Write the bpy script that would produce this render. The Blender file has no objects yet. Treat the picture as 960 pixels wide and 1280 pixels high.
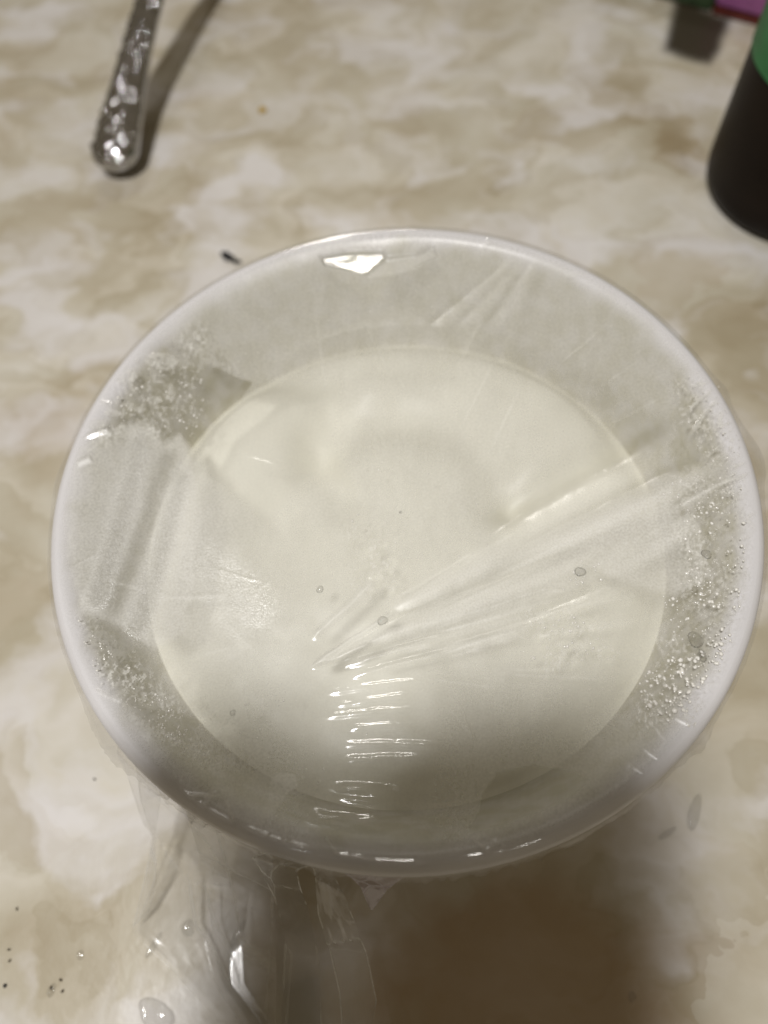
import bpy, bmesh, math, random
import numpy as np
from mathutils import Matrix, Vector

S = bpy.context.scene
COL = S.collection
rng = np.random.default_rng(7)
random.seed(7)

# ------------------------------------------------------------------ camera, light, exposure
R, H = 0.100, 0.085                       # rim radius and rim height of the bowl (metres)
CAM = np.array([0.00921145, -0.09843964, 0.27152167])
CAMROT_M = np.array([[0.99804375, 0.02710167, -0.05633976],      # camera axes -> world
                     [0.0, 0.90115717, 0.43349251],
                     [0.06251935, -0.43264449, 0.89939428]]).T.copy()
cd = bpy.data.cameras.new('camera')
cam = bpy.data.objects.new('camera', cd)
COL.objects.link(cam)
S.camera = cam
m = Matrix.Identity(4)
for i in range(3):
    for j in range(3):
        m[i][j] = float(CAMROT_M[i][j])
    m[i][3] = float(CAM[i])
cam.matrix_world = m
cd.sensor_fit = 'VERTICAL'
cd.sensor_height = 36.0
cd.sensor_width = 27.0
cd.lens = 26.18
cd.clip_start = 0.001
cd.clip_end = 20.0
cd.dof.use_dof = True
cd.dof.focus_distance = 0.192
cd.dof.aperture_fstop = 6.2

world = bpy.data.worlds.new('World')
S.world = world
world.use_nodes = True
bg = world.node_tree.nodes['Background']
bg.inputs[0].default_value = (1.0, 0.83, 0.58, 1)
bg.inputs[1].default_value = 0.155

ld = bpy.data.lights.new('ceiling_lamp', 'AREA')
ld.shape = 'RECTANGLE'
ld.size, ld.size_y = 0.085, 0.125
ld.energy = 8.5
ld.color = (1.0, 0.985, 0.972)
lamp = bpy.data.objects.new('ceiling_lamp', ld)
COL.objects.link(lamp)
LAMP = np.array([-0.19, -0.20, 1.04])
lamp.location = LAMP
lamp.rotation_euler = (Vector((0, 0, 0.05)) - Vector(LAMP)).to_track_quat('-Z', 'Y').to_euler()

# a second, weaker lamp of the room, beyond the bowl: it is what the wrinkles and the far fold mirror
ld2 = bpy.data.lights.new('far_lamp', 'AREA')
ld2.shape = 'RECTANGLE'
ld2.size, ld2.size_y = 0.32, 0.10
ld2.energy = 3.0
ld2.color = (1.0, 0.96, 0.90)
lamp2 = bpy.data.objects.new('far_lamp', ld2)
COL.objects.link(lamp2)
lamp2.location = (-0.2165, 1.4785, 1.505)
lamp2.rotation_euler = (Vector((0, 0, 0.08)) - Vector(lamp2.location)).to_track_quat('-Z', 'Y').to_euler()

vs = S.view_settings
vs.view_transform = 'Standard'
vs.look = 'None'
vs.exposure = 0.0
vs.gamma = 1.0
vs.use_curve_mapping = False
S.cycles.max_bounces = 14
S.cycles.transparent_max_bounces = 24
S.cycles.transmission_bounces = 10
S.cycles.caustics_reflective = False
S.cycles.caustics_refractive = False
S.cycles.sample_clamp_indirect = 6.0

# ------------------------------------------------------------------ helpers
F = 931.0
def P(x, y, z):
    """point of the horizontal plane at height z that photograph coordinate x, y looks at"""
    v = CAMROT_M @ np.array([(x - 480) / F, -(y - 640) / F, -1.0])
    t = (z - CAM[2]) / v[2]
    return CAM + t * v
def chart(p):
    """inverse of P for an array of points: plane chart used for laying out the wrap"""
    q = (np.asarray(p) - CAM) @ CAMROT_M          # rows: M^T (p-c)
    return 480 + F * q[:, 0] / -q[:, 2], 640 - F * q[:, 1] / -q[:, 2]

def tag(o, label=None, cat=None, group=None, kind=None):
    if label: o['label'] = label
    if cat: o['category'] = cat
    if group: o['group'] = group
    if kind: o['kind'] = kind
    return o

def empty(name, loc):
    o = bpy.data.objects.new(name, None)
    o.empty_display_size = 0.01
    COL.objects.link(o)
    o.location = loc
    return o

def link(name, me, mat, parent=None, smooth=True):
    o = bpy.data.objects.new(name, me)
    COL.objects.link(o)
    if mat: me.materials.append(mat)
    if smooth: me.shade_smooth()
    if parent:
        o.parent = parent
        o.matrix_parent_inverse = Matrix.Translation(-parent.location)
    return o

def grid_mesh(name, V, nu, nv, close_u=False):
    """V is (nu*nv,3) laid out u-major; quads between neighbours"""
    me = bpy.data.meshes.new(name)
    iu = np.arange(nu if close_u else nu - 1)
    iv = np.arange(nv - 1)
    a, b = np.meshgrid(iu, iv, indexing='ij')
    a2 = (a + 1) % nu
    q = np.stack([a * nv + b, a2 * nv + b, a2 * nv + b + 1, a * nv + b + 1], -1).reshape(-1, 4)
    me.vertices.add(len(V)); me.vertices.foreach_set('co', np.asarray(V, np.float32).ravel())
    me.loops.add(q.size); me.loops.foreach_set('vertex_index', q.astype(np.int32).ravel())
    me.polygons.add(len(q))
    me.polygons.foreach_set('loop_start', np.arange(0, q.size, 4, dtype=np.int32))
    me.update(calc_edges=True)
    return me

def lathe(name, prof, n=128, jitter=None):
    prof = np.array(prof)
    th = np.linspace(0, 2 * np.pi, n, endpoint=False)
    V = np.stack([np.cos(th)[:, None] * prof[:, 0], np.sin(th)[:, None] * prof[:, 0],
                  np.ones(n)[:, None] * prof[:, 1]], -1).reshape(-1, 3)
    return grid_mesh(name, V, n, len(prof), True)

def attr(me, name, vals):
    a = me.attributes.new(name, 'FLOAT', 'POINT')
    a.data.foreach_set('value', np.asarray(vals, np.float32))

_tab = rng.random((256, 256))
def vnoise(x, y):
    xi, yi = np.floor(x).astype(int), np.floor(y).astype(int)
    fx, fy = x - xi, y - yi
    fx, fy = fx * fx * (3 - 2 * fx), fy * fy * (3 - 2 * fy)
    g = lambda i, j: _tab[i % 256, j % 256]
    return (g(xi, yi) * (1 - fx) + g(xi + 1, yi) * fx) * (1 - fy) + (g(xi, yi + 1) * (1 - fx) + g(xi + 1, yi + 1) * fx) * fy
def fbm(x, y, o=4):
    s, a, t = 0, 1.0, 0
    for k in range(o):
        s = s + a * vnoise(x * 2 ** k + 17 * k, y * 2 ** k + 31 * k); t += a; a *= .5
    return s / t
def sstep(e0, e1, x):
    t = np.clip((x - e0) / (e1 - e0), 0, 1)
    return t * t * (3 - 2 * t)
def seg_d(x, y, a, b):
    ax, ay = a; bx, by = b
    dx, dy = bx - ax, by - ay
    t = np.clip(((x - ax) * dx + (y - ay) * dy) / (dx * dx + dy * dy), 0, 1)
    return np.hypot(x - ax - t * dx, y - ay - t * dy), t
def line_d(x, y, pts):
    """distance to a polyline and the running parameter 0..1"""
    best = np.full(x.shape, 1e9); tt = np.zeros(x.shape); n = len(pts) - 1
    for k in range(n):
        d, t = seg_d(x, y, pts[k], pts[k + 1])
        w = d < best
        best = np.where(w, d, best); tt = np.where(w, (k + t) / n, tt)
    return best, tt
def poly_sd(x, y, pts):
    """signed distance to a polygon, positive inside"""
    ins = np.zeros(x.shape, bool); best = np.full(x.shape, 1e9); n = len(pts)
    for k in range(n):
        a, b = pts[k], pts[(k + 1) % n]
        d, _ = seg_d(x, y, a, b)
        best = np.minimum(best, d)
        if a[1] != b[1]:
            c = (a[1] > y) != (b[1] > y)
            ins ^= c & (x < (b[0] - a[0]) * (y - a[1]) / (b[1] - a[1]) + a[0])
    return np.where(ins, best, -best)

# ------------------------------------------------------------------ materials
def new_mat(name):
    mt = bpy.data.materials.new(name)
    mt.use_nodes = True
    nt = mt.node_tree
    for n in list(nt.nodes):
        nt.nodes.remove(n)
    out = nt.nodes.new('ShaderNodeOutputMaterial')
    return mt, nt, out
def N(nt, kind, **kw):
    n = nt.nodes.new(kind)
    for k, v in kw.items():
        if k.startswith('i_'):
            key = k[2:]
            key = int(key) if key.isdigit() else key.replace('_', ' ')
            n.inputs[key].default_value = v
        else:
            setattr(n, k, v)
    return n
def ramp(nt, stops, interp='LINEAR'):
    r = nt.nodes.new('ShaderNodeValToRGB')
    cr = r.color_ramp
    cr.interpolation = interp
    while len(cr.elements) < len(stops):
        cr.elements.new(0.5)
    for e, (p, c) in zip(cr.elements, stops):
        e.position = p
        e.color = (*c, 1) if len(c) == 3 else c
    return r
def simple(name, color, rough=0.4, spec=0.5, metal=0.0, noise=0.0, nscale=200, bump=0.0, **kw):
    mt, nt, out = new_mat(name)
    b = N(nt, 'ShaderNodeBsdfPrincipled')
    b.inputs['Roughness'].default_value = rough
    b.inputs['Metallic'].default_value = metal
    b.inputs['Specular IOR Level'].default_value = spec
    tc = N(nt, 'ShaderNodeTexCoord')
    ns = N(nt, 'ShaderNodeTexNoise', i_Scale=nscale, i_Detail=4.0)
    nt.links.new(tc.outputs['Object'], ns.inputs['Vector'])
    lo = tuple(max(0, c * (1 - noise)) for c in color); hi = tuple(min(1, c * (1 + noise)) for c in color)
    r = ramp(nt, [(0.3, lo), (0.7, hi)])
    nt.links.new(ns.outputs['Fac'], r.inputs[0])
    nt.links.new(r.outputs[0], b.inputs['Base Color'])
    if bump:
        bp = N(nt, 'ShaderNodeBump', i_Strength=bump, i_Distance=0.001)
        nt.links.new(ns.outputs['Fac'], bp.inputs['Height'])
        nt.links.new(bp.outputs[0], b.inputs['Normal'])
    for k, v in kw.items():
        b.inputs[k.replace('_', ' ')].default_value = v
    nt.links.new(b.outputs[0], out.inputs[0])
    return mt

def table_material():
    mt, nt, out = new_mat('marbled_laminate')
    L = nt.links.new
    tc = N(nt, 'ShaderNodeTexCoord')
    mp = N(nt, 'ShaderNodeMapping')
    mp.inputs['Scale'].default_value = (1.0, 1.22, 1)
    mp.inputs['Rotation'].default_value = (0, 0, 0.12)
    mp.inputs['Location'].default_value = (3.13, 1.7, 0)
    L(tc.outputs['Object'], mp.inputs[0])
    wn = N(nt, 'ShaderNodeTexNoise', i_Scale=14.0, i_Detail=3.0)
    L(mp.outputs[0], wn.inputs['Vector'])
    wa = N(nt, 'ShaderNodeVectorMath', operation='MULTIPLY_ADD')
    wa.inputs[1].default_value = (0.05, 0.05, 0)
    L(wn.outputs['Color'], wa.inputs[0]); L(mp.outputs[0], wa.inputs[2])
    # broad patches
    n1 = N(nt, 'ShaderNodeTexNoise', i_Scale=11.0, i_Detail=5.0, i_Roughness=0.55)
    L(wa.outputs[0], n1.inputs['Vector'])
    c1 = ramp(nt, [(0.28, (0.38, 0.318, 0.212)), (0.41, (0.475, 0.428, 0.325)), (0.52, (0.55, 0.512, 0.415)),
                   (0.62, (0.605, 0.575, 0.495)), (0.72, (0.66, 0.635, 0.59))])
    L(n1.outputs['Fac'], c1.inputs[0])
    # hard edged shards
    v = N(nt, 'ShaderNodeTexVoronoi', i_Scale=21.0, feature='F1')
    v.inputs['Randomness'].default_value = 1.0
    wb = N(nt, 'ShaderNodeVectorMath', operation='MULTIPLY_ADD')
    wb.inputs[1].default_value = (0.06, 0.06, 0)
    n3 = N(nt, 'ShaderNodeTexNoise', i_Scale=30.0, i_Detail=4.0)
    L(mp.outputs[0], n3.inputs['Vector']); L(n3.outputs['Color'], wb.inputs[0]); L(wa.outputs[0], wb.inputs[2])
    L(wb.outputs[0], v.inputs['Vector'])
    sp = N(nt, 'ShaderNodeSeparateColor'); L(v.outputs['Color'], sp.inputs[0])
    cs = ramp(nt, [(0.0, (0.84, 0.79, 0.72)), (0.35, (0.95, 0.94, 0.91)), (0.6, (1, 1, 1)), (1.0, (1.1, 1.1, 1.13))])
    L(sp.outputs[0], cs.inputs[0])
    mx = N(nt, 'ShaderNodeMix', data_type='RGBA', blend_type='MULTIPLY')
    mx.inputs[0].default_value = 0.75
    L(c1.outputs[0], mx.inputs[6]); L(cs.outputs[0], mx.inputs[7])
    # overlapping strokes with one crisp and one fading side
    cur = mx
    for sc_, k_, off, st in ((8.0, 6.0, 3.0, 0.5), (17.0, 5.0, 11.0, 0.4)):
        oo = N(nt, 'ShaderNodeMapping'); oo.inputs['Location'].default_value = (off, off * .7, 1)
        L(wb.outputs[0], oo.inputs[0])
        nn = N(nt, 'ShaderNodeTexNoise', i_Scale=sc_, i_Detail=2.5, i_Roughness=0.5); L(oo.outputs[0], nn.inputs['Vector'])
        mk = N(nt, 'ShaderNodeMath', operation='MULTIPLY'); mk.inputs[1].default_value = k_; L(nn.outputs['Fac'], mk.inputs[0])
        fr = N(nt, 'ShaderNodeMath', operation='FRACT'); L(mk.outputs[0], fr.inputs[0])
        rs = ramp(nt, [(0.0, (0.90, 0.875, 0.83)), (0.45, (1, 1, 1)), (0.9, (1.09, 1.09, 1.12)), (1.0, (0.97, 0.96, 0.94))]); L(fr.outputs[0], rs.inputs[0])
        m_ = N(nt, 'ShaderNodeMix', data_type='RGBA', blend_type='MULTIPLY'); m_.inputs[0].default_value = st * 1.6
        L(cur.outputs[2], m_.inputs[6]); L(rs.outputs[0], m_.inputs[7]); cur = m_
    mx = cur
    # lilac white flecks
    n2 = N(nt, 'ShaderNodeTexNoise', i_Scale=24.0, i_Detail=3.0, i_Roughness=0.5)
    o2 = N(nt, 'ShaderNodeMapping'); o2.inputs['Location'].default_value = (5, 9, 2)
    L(wb.outputs[0], o2.inputs[0]); L(o2.outputs[0], n2.inputs['Vector'])
    r2 = ramp(nt, [(0.47, (0, 0, 0)), (0.66, (1, 1, 1))])
    L(n2.outputs['Fac'], r2.inputs[0])
    mw = N(nt, 'ShaderNodeMix', data_type='RGBA')
    ml = N(nt, 'ShaderNodeMath', operation='MULTIPLY'); ml.inputs[1].default_value = 0.7
    L(r2.outputs[0], ml.inputs[0]); L(ml.outputs[0], mw.inputs[0])
    L(mx.outputs[2], mw.inputs[6]); mw.inputs[7].default_value = (0.745, 0.725, 0.73, 1)
    # brown veins
    n4 = N(nt, 'ShaderNodeTexNoise', i_Scale=9.0, i_Detail=6.0, i_Roughness=0.6)
    o4 = N(nt, 'ShaderNodeMapping'); o4.inputs['Location'].default_value = (1.3, 4, 7)
    L(wa.outputs[0], o4.inputs[0]); L(o4.outputs[0], n4.inputs['Vector'])
    r4 = ramp(nt, [(0.56, (0, 0, 0)), (0.70, (1, 1, 1))])
    L(n4.outputs['Fac'], r4.inputs[0])
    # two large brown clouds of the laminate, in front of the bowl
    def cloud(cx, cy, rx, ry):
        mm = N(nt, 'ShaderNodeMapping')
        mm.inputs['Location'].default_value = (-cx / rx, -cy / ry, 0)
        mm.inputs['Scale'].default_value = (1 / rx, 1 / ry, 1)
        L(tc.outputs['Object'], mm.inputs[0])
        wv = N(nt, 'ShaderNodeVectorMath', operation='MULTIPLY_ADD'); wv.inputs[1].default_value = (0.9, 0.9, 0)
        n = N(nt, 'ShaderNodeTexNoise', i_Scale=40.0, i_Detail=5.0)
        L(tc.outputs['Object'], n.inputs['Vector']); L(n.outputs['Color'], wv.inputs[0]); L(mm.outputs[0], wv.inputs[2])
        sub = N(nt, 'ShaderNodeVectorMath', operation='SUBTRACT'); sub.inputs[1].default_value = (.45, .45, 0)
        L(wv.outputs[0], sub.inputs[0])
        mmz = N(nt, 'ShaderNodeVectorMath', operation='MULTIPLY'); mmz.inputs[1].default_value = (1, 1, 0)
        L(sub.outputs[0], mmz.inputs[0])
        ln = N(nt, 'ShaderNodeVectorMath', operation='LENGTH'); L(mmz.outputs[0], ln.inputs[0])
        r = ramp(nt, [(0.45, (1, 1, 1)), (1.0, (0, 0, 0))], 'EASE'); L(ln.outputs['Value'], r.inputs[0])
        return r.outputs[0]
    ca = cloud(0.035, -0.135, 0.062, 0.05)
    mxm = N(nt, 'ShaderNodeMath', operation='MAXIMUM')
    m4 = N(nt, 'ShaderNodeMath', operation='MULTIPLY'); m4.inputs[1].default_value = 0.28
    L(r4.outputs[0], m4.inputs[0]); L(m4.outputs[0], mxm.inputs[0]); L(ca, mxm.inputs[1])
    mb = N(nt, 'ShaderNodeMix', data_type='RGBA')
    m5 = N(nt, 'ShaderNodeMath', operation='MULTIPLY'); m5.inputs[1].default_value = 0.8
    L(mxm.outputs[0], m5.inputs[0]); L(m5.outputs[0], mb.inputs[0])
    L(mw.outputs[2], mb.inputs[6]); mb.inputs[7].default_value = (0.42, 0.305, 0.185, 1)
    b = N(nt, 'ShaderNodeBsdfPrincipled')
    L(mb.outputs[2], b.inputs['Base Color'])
    nr = N(nt, 'ShaderNodeTexNoise', i_Scale=60.0, i_Detail=4.0)
    L(tc.outputs['Object'], nr.inputs['Vector'])
    rr = N(nt, 'ShaderNodeMapRange', i_3=0.22, i_4=0.42)
    L(nr.outputs['Fac'], rr.inputs[0]); L(rr.outputs[0], b.inputs['Roughness'])
    b.inputs['Specular IOR Level'].default_value = 0.4
    bp = N(nt, 'ShaderNodeBump', i_Strength=0.15, i_Distance=0.0006)
    nb = N(nt, 'ShaderNodeTexNoise', i_Scale=300.0, i_Detail=3.0)
    L(tc.outputs['Object'], nb.inputs['Vector']); L(nb.outputs['Fac'], bp.inputs['Height'])
    L(bp.outputs[0], b.inputs['Normal'])
    L(b.outputs[0], out.inputs[0])
    return mt

def film_material(name, tint=(1, 1, 1), haze=0.0, rough=0.09, fogcol=(0.92, 0.91, 0.875), top=0.4):
    """thin clear wrap: see-through, a Fresnel gloss, and the condensation and painted fold and edge glints held in attribute 'fog' (beads in 'sparkle')"""
    mt, nt, out = new_mat(name)
    L = nt.links.new
    tr = N(nt, 'ShaderNodeBsdfTransparent'); tr.inputs[0].default_value = (*tint, 1)
    gl = N(nt, 'ShaderNodeBsdfGlossy'); gl.inputs['Roughness'].default_value = rough
    lw = N(nt, 'ShaderNodeFresnel'); lw.inputs[0].default_value = 1.5
    mul = N(nt, 'ShaderNodeMath', operation='MULTIPLY'); mul.inputs[1].default_value = 1.7; mul.use_clamp = True
    L(lw.outputs[0], mul.inputs[0])
    cl_ = N(nt, 'ShaderNodeMath', operation='MINIMUM'); cl_.inputs[1].default_value = top; L(mul.outputs[0], cl_.inputs[0]); mul = cl_
    fga = N(nt, 'ShaderNodeAttribute', attribute_name='fog')
    rg = N(nt, 'ShaderNodeMapRange', i_1=0.12, i_2=0.55, i_3=rough, i_4=0.5); L(fga.outputs['Fac'], rg.inputs[0]); L(rg.outputs[0], gl.inputs['Roughness'])
    df = N(nt, 'ShaderNodeBsdfDiffuse'); df.inputs[0].default_value = (*fogcol, 1)
    tl = N(nt, 'ShaderNodeBsdfTranslucent'); tl.inputs[0].default_value = (*fogcol, 1)
    fm = N(nt, 'ShaderNodeMixShader'); fm.inputs[0].default_value = 0.45
    L(df.outputs[0], fm.inputs[1]); L(tl.outputs[0], fm.inputs[2])
    fog = N(nt, 'ShaderNodeAttribute', attribute_name='fog')
    spk = N(nt, 'ShaderNodeAttribute', attribute_name='sparkle')
    tc = N(nt, 'ShaderNodeTexCoord')
    ng = N(nt, 'ShaderNodeTexNoise', i_Scale=1500.0, i_Detail=2.0)
    L(tc.outputs['Object'], ng.inputs['Vector'])
    gr = N(nt, 'ShaderNodeMapRange', i_1=0.3, i_2=0.7, i_3=0.8, i_4=1.2); L(ng.outputs['Fac'], gr.inputs[0])
    fmul = N(nt, 'ShaderNodeMath', operation='MULTIPLY'); L(fog.outputs['Fac'], fmul.inputs[0]); L(gr.outputs[0], fmul.inputs[1])
    fadd = N(nt, 'ShaderNodeMath', operation='ADD'); fadd.inputs[1].default_value = haze; fadd.use_clamp = True
    L(fmul.outputs[0], fadd.inputs[0])
    m1 = N(nt, 'ShaderNodeMixShader')
    L(fadd.outputs[0], m1.inputs[0]); L(tr.outputs[0], m1.inputs[1]); L(fm.outputs[0], m1.inputs[2])
    # condensation beads: tiny glossy bumps
    vo = N(nt, 'ShaderNodeTexVoronoi', i_Scale=2600.0); L(tc.outputs['Object'], vo.inputs['Vector'])
    bh = N(nt, 'ShaderNodeMath', operation='SUBTRACT'); bh.inputs[0].default_value = 1.0; L(vo.outputs['Distance'], bh.inputs[1])
    bp = N(nt, 'ShaderNodeBump', i_Distance=0.0004)
    L(spk.outputs['Fac'], bp.inputs['Strength']); L(bh.outputs[0], bp.inputs['Height'])
    L(bp.outputs[0], gl.inputs['Normal'])
    sa = N(nt, 'ShaderNodeMath', operation='MULTIPLY'); sa.inputs[1].default_value = 0.16; L(spk.outputs['Fac'], sa.inputs[0])
    ga = N(nt, 'ShaderNodeMath', operation='ADD'); ga.use_clamp = True
    L(mul.outputs[0], ga.inputs[0]); L(sa.outputs[0], ga.inputs[1])
    m2 = N(nt, 'ShaderNodeMixShader')
    L(ga.outputs[0], m2.inputs[0]); L(m1.outputs[0], m2.inputs[1]); L(gl.outputs[0], m2.inputs[2])
    L(m2.outputs[0], out.inputs[0])
    return mt

def water_material(name='water', top=0.13, tint=0.97):
    mt, nt, out = new_mat(name)
    tr = N(nt, 'ShaderNodeBsdfTransparent'); tr.inputs[0].default_value = (tint, tint, tint, 1)
    gl = N(nt, 'ShaderNodeBsdfGlossy'); gl.inputs['Roughness'].default_value = 0.04
    fr = N(nt, 'ShaderNodeFresnel'); fr.inputs[0].default_value = 1.4
    ms_ = N(nt, 'ShaderNodeMixShader')
    mn = N(nt, 'ShaderNodeMath', operation='MINIMUM'); mn.inputs[1].default_value = top
    nt.links.new(fr.outputs[0], mn.inputs[0]); nt.links.new(mn.outputs[0], ms_.inputs[0]); nt.links.new(tr.outputs[0], ms_.inputs[1]); nt.links.new(gl.outputs[0], ms_.inputs[2])
    nt.links.new(ms_.outputs[0], out.inputs[0])
    return mt

M_TABLE = table_material()
M_BOWL = simple('bowl_plastic', (0.77, 0.755, 0.765), rough=0.32, noise=0.025, nscale=60)
def add_residue(mt, col):
    nt = mt.node_tree
    b = next(n for n in nt.nodes if n.type == 'BSDF_PRINCIPLED')
    src = b.inputs['Base Color'].links[0].from_socket
    at = N(nt, 'ShaderNodeAttribute', attribute_name='residue')
    tc = N(nt, 'ShaderNodeTexCoord'); ns = N(nt, 'ShaderNodeTexNoise', i_Scale=160.0, i_Detail=5.0)
    nt.links.new(tc.outputs['Object'], ns.inputs['Vector'])
    mr = N(nt, 'ShaderNodeMapRange', i_1=.35, i_2=.6, i_3=.55, i_4=1.0); nt.links.new(ns.outputs['Fac'], mr.inputs[0])
    ml = N(nt, 'ShaderNodeMath', operation='MULTIPLY'); nt.links.new(at.outputs['Fac'], ml.inputs[0]); nt.links.new(mr.outputs[0], ml.inputs[1])
    mx = N(nt, 'ShaderNodeMix', data_type='RGBA'); mx.inputs[7].default_value = (*col, 1)
    nt.links.new(ml.outputs[0], mx.inputs[0]); nt.links.new(src, mx.inputs[6]); nt.links.new(mx.outputs[2], b.inputs['Base Color'])
add_residue(M_BOWL, (0.53, 0.507, 0.415))
M_DOUGH = simple('dough_cream', (0.86, 0.843, 0.735), rough=0.42, noise=0.02, nscale=50, bump=0.15)
M_FILM = film_material('wrap_film')
M_SKIRT = film_material('wrap_film_loose', haze=0.03, rough=0.12)
M_OVER = film_material('wrap_film_pressed', haze=0.02, rough=0.12, top=0.10)
M_TAB = film_material('wrap_film_folded', tint=(0.78, 0.71, 0.79), haze=0.06, rough=0.15, fogcol=(0.7, 0.64, 0.72))
M_STEEL = simple('steel', (0.50, 0.50, 0.51), rough=0.11, metal=1.0, noise=0.12, nscale=300)
M_DARK = simple('dark_bottle_plastic', (0.011, 0.0070, 0.0045), rough=0.40, spec=0.09, noise=0.3, nscale=40)
M_GREEN = simple('green_label', (0.02, 0.18, 0.05), rough=0.5, noise=0.25, nscale=60)
M_PALE = simple('pale_print', (0.25, 0.42, 0.22), rough=0.5)
M_MAGENTA = simple('magenta_print', (0.28, 0.09, 0.24), rough=0.45, noise=0.1)
M_DKGREEN = simple('dark_green_print', (0.035, 0.06, 0.025), rough=0.5, noise=0.3)
M_RED = simple('dark_red_print', (0.10, 0.018, 0.012), rough=0.5, noise=0.2)
M_BROWN = simple('brown_print', (0.055, 0.042, 0.024), rough=0.6, spec=0.2, noise=0.35, nscale=60)
M_CRUMB = simple('black_crumb', (0.012, 0.012, 0.014), rough=0.7, noise=0.5, nscale=900)
M_YELLOW = simple('yellow_crumb', (0.45, 0.30, 0.06), rough=0.7, noise=0.3, nscale=900)
M_WATER = water_material()
M_DROP = water_material('droplet_water', 0.6, 0.95)
M_BEAD = simple('bead_white', (0.85, 0.83, 0.78), rough=0.12, spec=0.8)
M_BLACK = simple('phone_black', (0.02, 0.02, 0.022), rough=0.35)
M_LENS = simple('lens_glass', (0.01, 0.01, 0.015), rough=0.05)

# ------------------------------------------------------------------ table
bm = bmesh.new()
bmesh.ops.create_cube(bm, size=1.0)
bmesh.ops.scale(bm, vec=(1.6, 1.2, 0.03), verts=bm.verts)
bmesh.ops.translate(bm, vec=(0, 0.18, -0.015), verts=bm.verts)
bmesh.ops.bevel(bm, geom=bm.edges[:], offset=0.003, segments=2, affect='EDGES')
me = bpy.data.meshes.new('tabletop'); bm.to_mesh(me); bm.free()
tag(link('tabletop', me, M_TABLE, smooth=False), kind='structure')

# ------------------------------------------------------------------ bowl
prof = [(0.0005, 0.006), (0.030, 0.006), (0.048, 0.007), (0.060, 0.012), (0.070, 0.022), (0.077, 0.037), (0.0830, 0.055), (0.0875, 0.070),
        (0.0904, 0.0785), (0.0920, 0.0818), (0.0938, 0.0837), (0.0951, 0.0845), (0.0965, 0.0849), (0.0979, 0.0847), (0.0990, 0.0841),
        (0.0997, 0.0832), (0.1000, 0.0820), (0.0998, 0.0800), (0.0993, 0.0787), (0.0982, 0.0780), (0.0962, 0.0778), (0.0945, 0.0772),
        (0.0925, 0.070), (0.0880, 0.053), (0.0815, 0.035), (0.0735, 0.020), (0.0640, 0.008), (0.0600, 0.0035), (0.0590, 0.0006), (0.0570, 0.0),
        (0.0545, 0.0004), (0.0535, 0.003), (0.030, 0.0032), (0.0005, 0.0032)]
me = lathe('bowl', prof, 192)
co = np.empty(len(me.vertices) * 3, np.float32); me.vertices.foreach_get('co', co); co = co.reshape(-1, 3)
an_ = np.arctan2(co[:, 1], co[:, 0]); rb = np.hypot(co[:, 0], co[:, 1])
inner = np.tile(np.arange(len(prof)) <= 11, 192)
attr(me, 'residue', inner * sstep(0.0848, 0.0812, co[:, 2] + 0.005 * (fbm(np.cos(an_) * 14 + 60, np.sin(an_) * 14 + 60, 3) - .5)))
bowl = link('bowl', me, M_BOWL)
tag(bowl, 'round white plastic bowl covered with clear wrap on the marbled table', 'bowl')

# ------------------------------------------------------------------ dough in the bowl
nr_, na_ = 130, 260
th = np.linspace(0, 2 * np.pi, na_, endpoint=False)
WALL_R, WALL_Z = np.array([.0600, .0700, .0770, .0830, .0875, .0902]), np.array([.012, .022, .037, .055, .070, .0785])
def dough_z(y): return 0.0575 - 0.085 * y
redge = np.full(na_, .083)
for _ in range(12):
    redge = np.interp(dough_z(redge * np.sin(th)), WALL_Z, WALL_R)
redge = redge - .0001
fr_ = np.linspace(0.004, 1, nr_)
X = (np.cos(th) * redge)[:, None] * fr_; Y = (np.sin(th) * redge)[:, None] * fr_
zz = dough_z(Y)
pv = np.stack([X.ravel(), Y.ravel(), zz.ravel()], -1)
u, w = chart(pv)
dz = np.zeros(len(u))
def lump(cx, cy, rx, ry, h, p=2):
    return h * np.exp(-(((u - cx) / rx) ** 2 + ((w - cy) / ry) ** 2))
dz += lump(500, 640, 260, 230, 0.0045)
dz += lump(490, 600, 70, 55, 0.0022)
dg, tg = line_d(u, w, [(395, 590), (430, 548), (500, 535), (575, 545), (615, 590), (628, 640)])
dz -= 0.0026 * np.exp(-(dg / 32) ** 2)
dz += lump(310, 560, 70, 60, 0.0026) + lump(700, 520, 90, 60, .0014) + lump(300, 760, 110, 90, .0016) + lump(470, 500, 70, 22, 0.0018)
dg, tg = line_d(u, w, [(330, 470), (420, 500), (395, 560), (430, 640)])
dz -= 0.0018 * np.exp(-(dg / 24) ** 2)
dg, tg = line_d(u, w, [(640, 640), (720, 590), (810, 540)])
dz -= 0.0018 * np.exp(-(dg / 18) ** 2)
dz += 0.0012 * (fbm(u / 90, w / 90, 3) - .5)
rad = np.hypot(pv[:, 0], pv[:, 1])
rel = np.tile(fr_, na_)
dz *= sstep(1.0, 0.86, rel)
dz -= 0.0030 * sstep(0.72, 1.0, rel) ** 2
dz += 0.0007 * (fbm(np.tile(np.arange(na_)[:, None] / 11., (1, nr_)).ravel(), np.tile(fr_ * 14, na_), 3) - .5) * sstep(.8, .97, rel)
pv[:, 2] += dz * 1.8
ur = np.stack([redge, redge * .85, redge * .5, redge * .006], 1)
uz = np.stack([dough_z(redge * np.sin(th)) - .004, np.full(na_, .0235), np.full(na_, .0085), np.full(na_, .0080)], 1)
under = np.stack([np.cos(th)[:, None] * ur, np.sin(th)[:, None] * ur, uz], -1)
V = np.concatenate([pv.reshape(na_, nr_, 3), under], 1).reshape(-1, 3)
me = grid_mesh('dough', V, na_, nr_ + 4, True)
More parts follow.
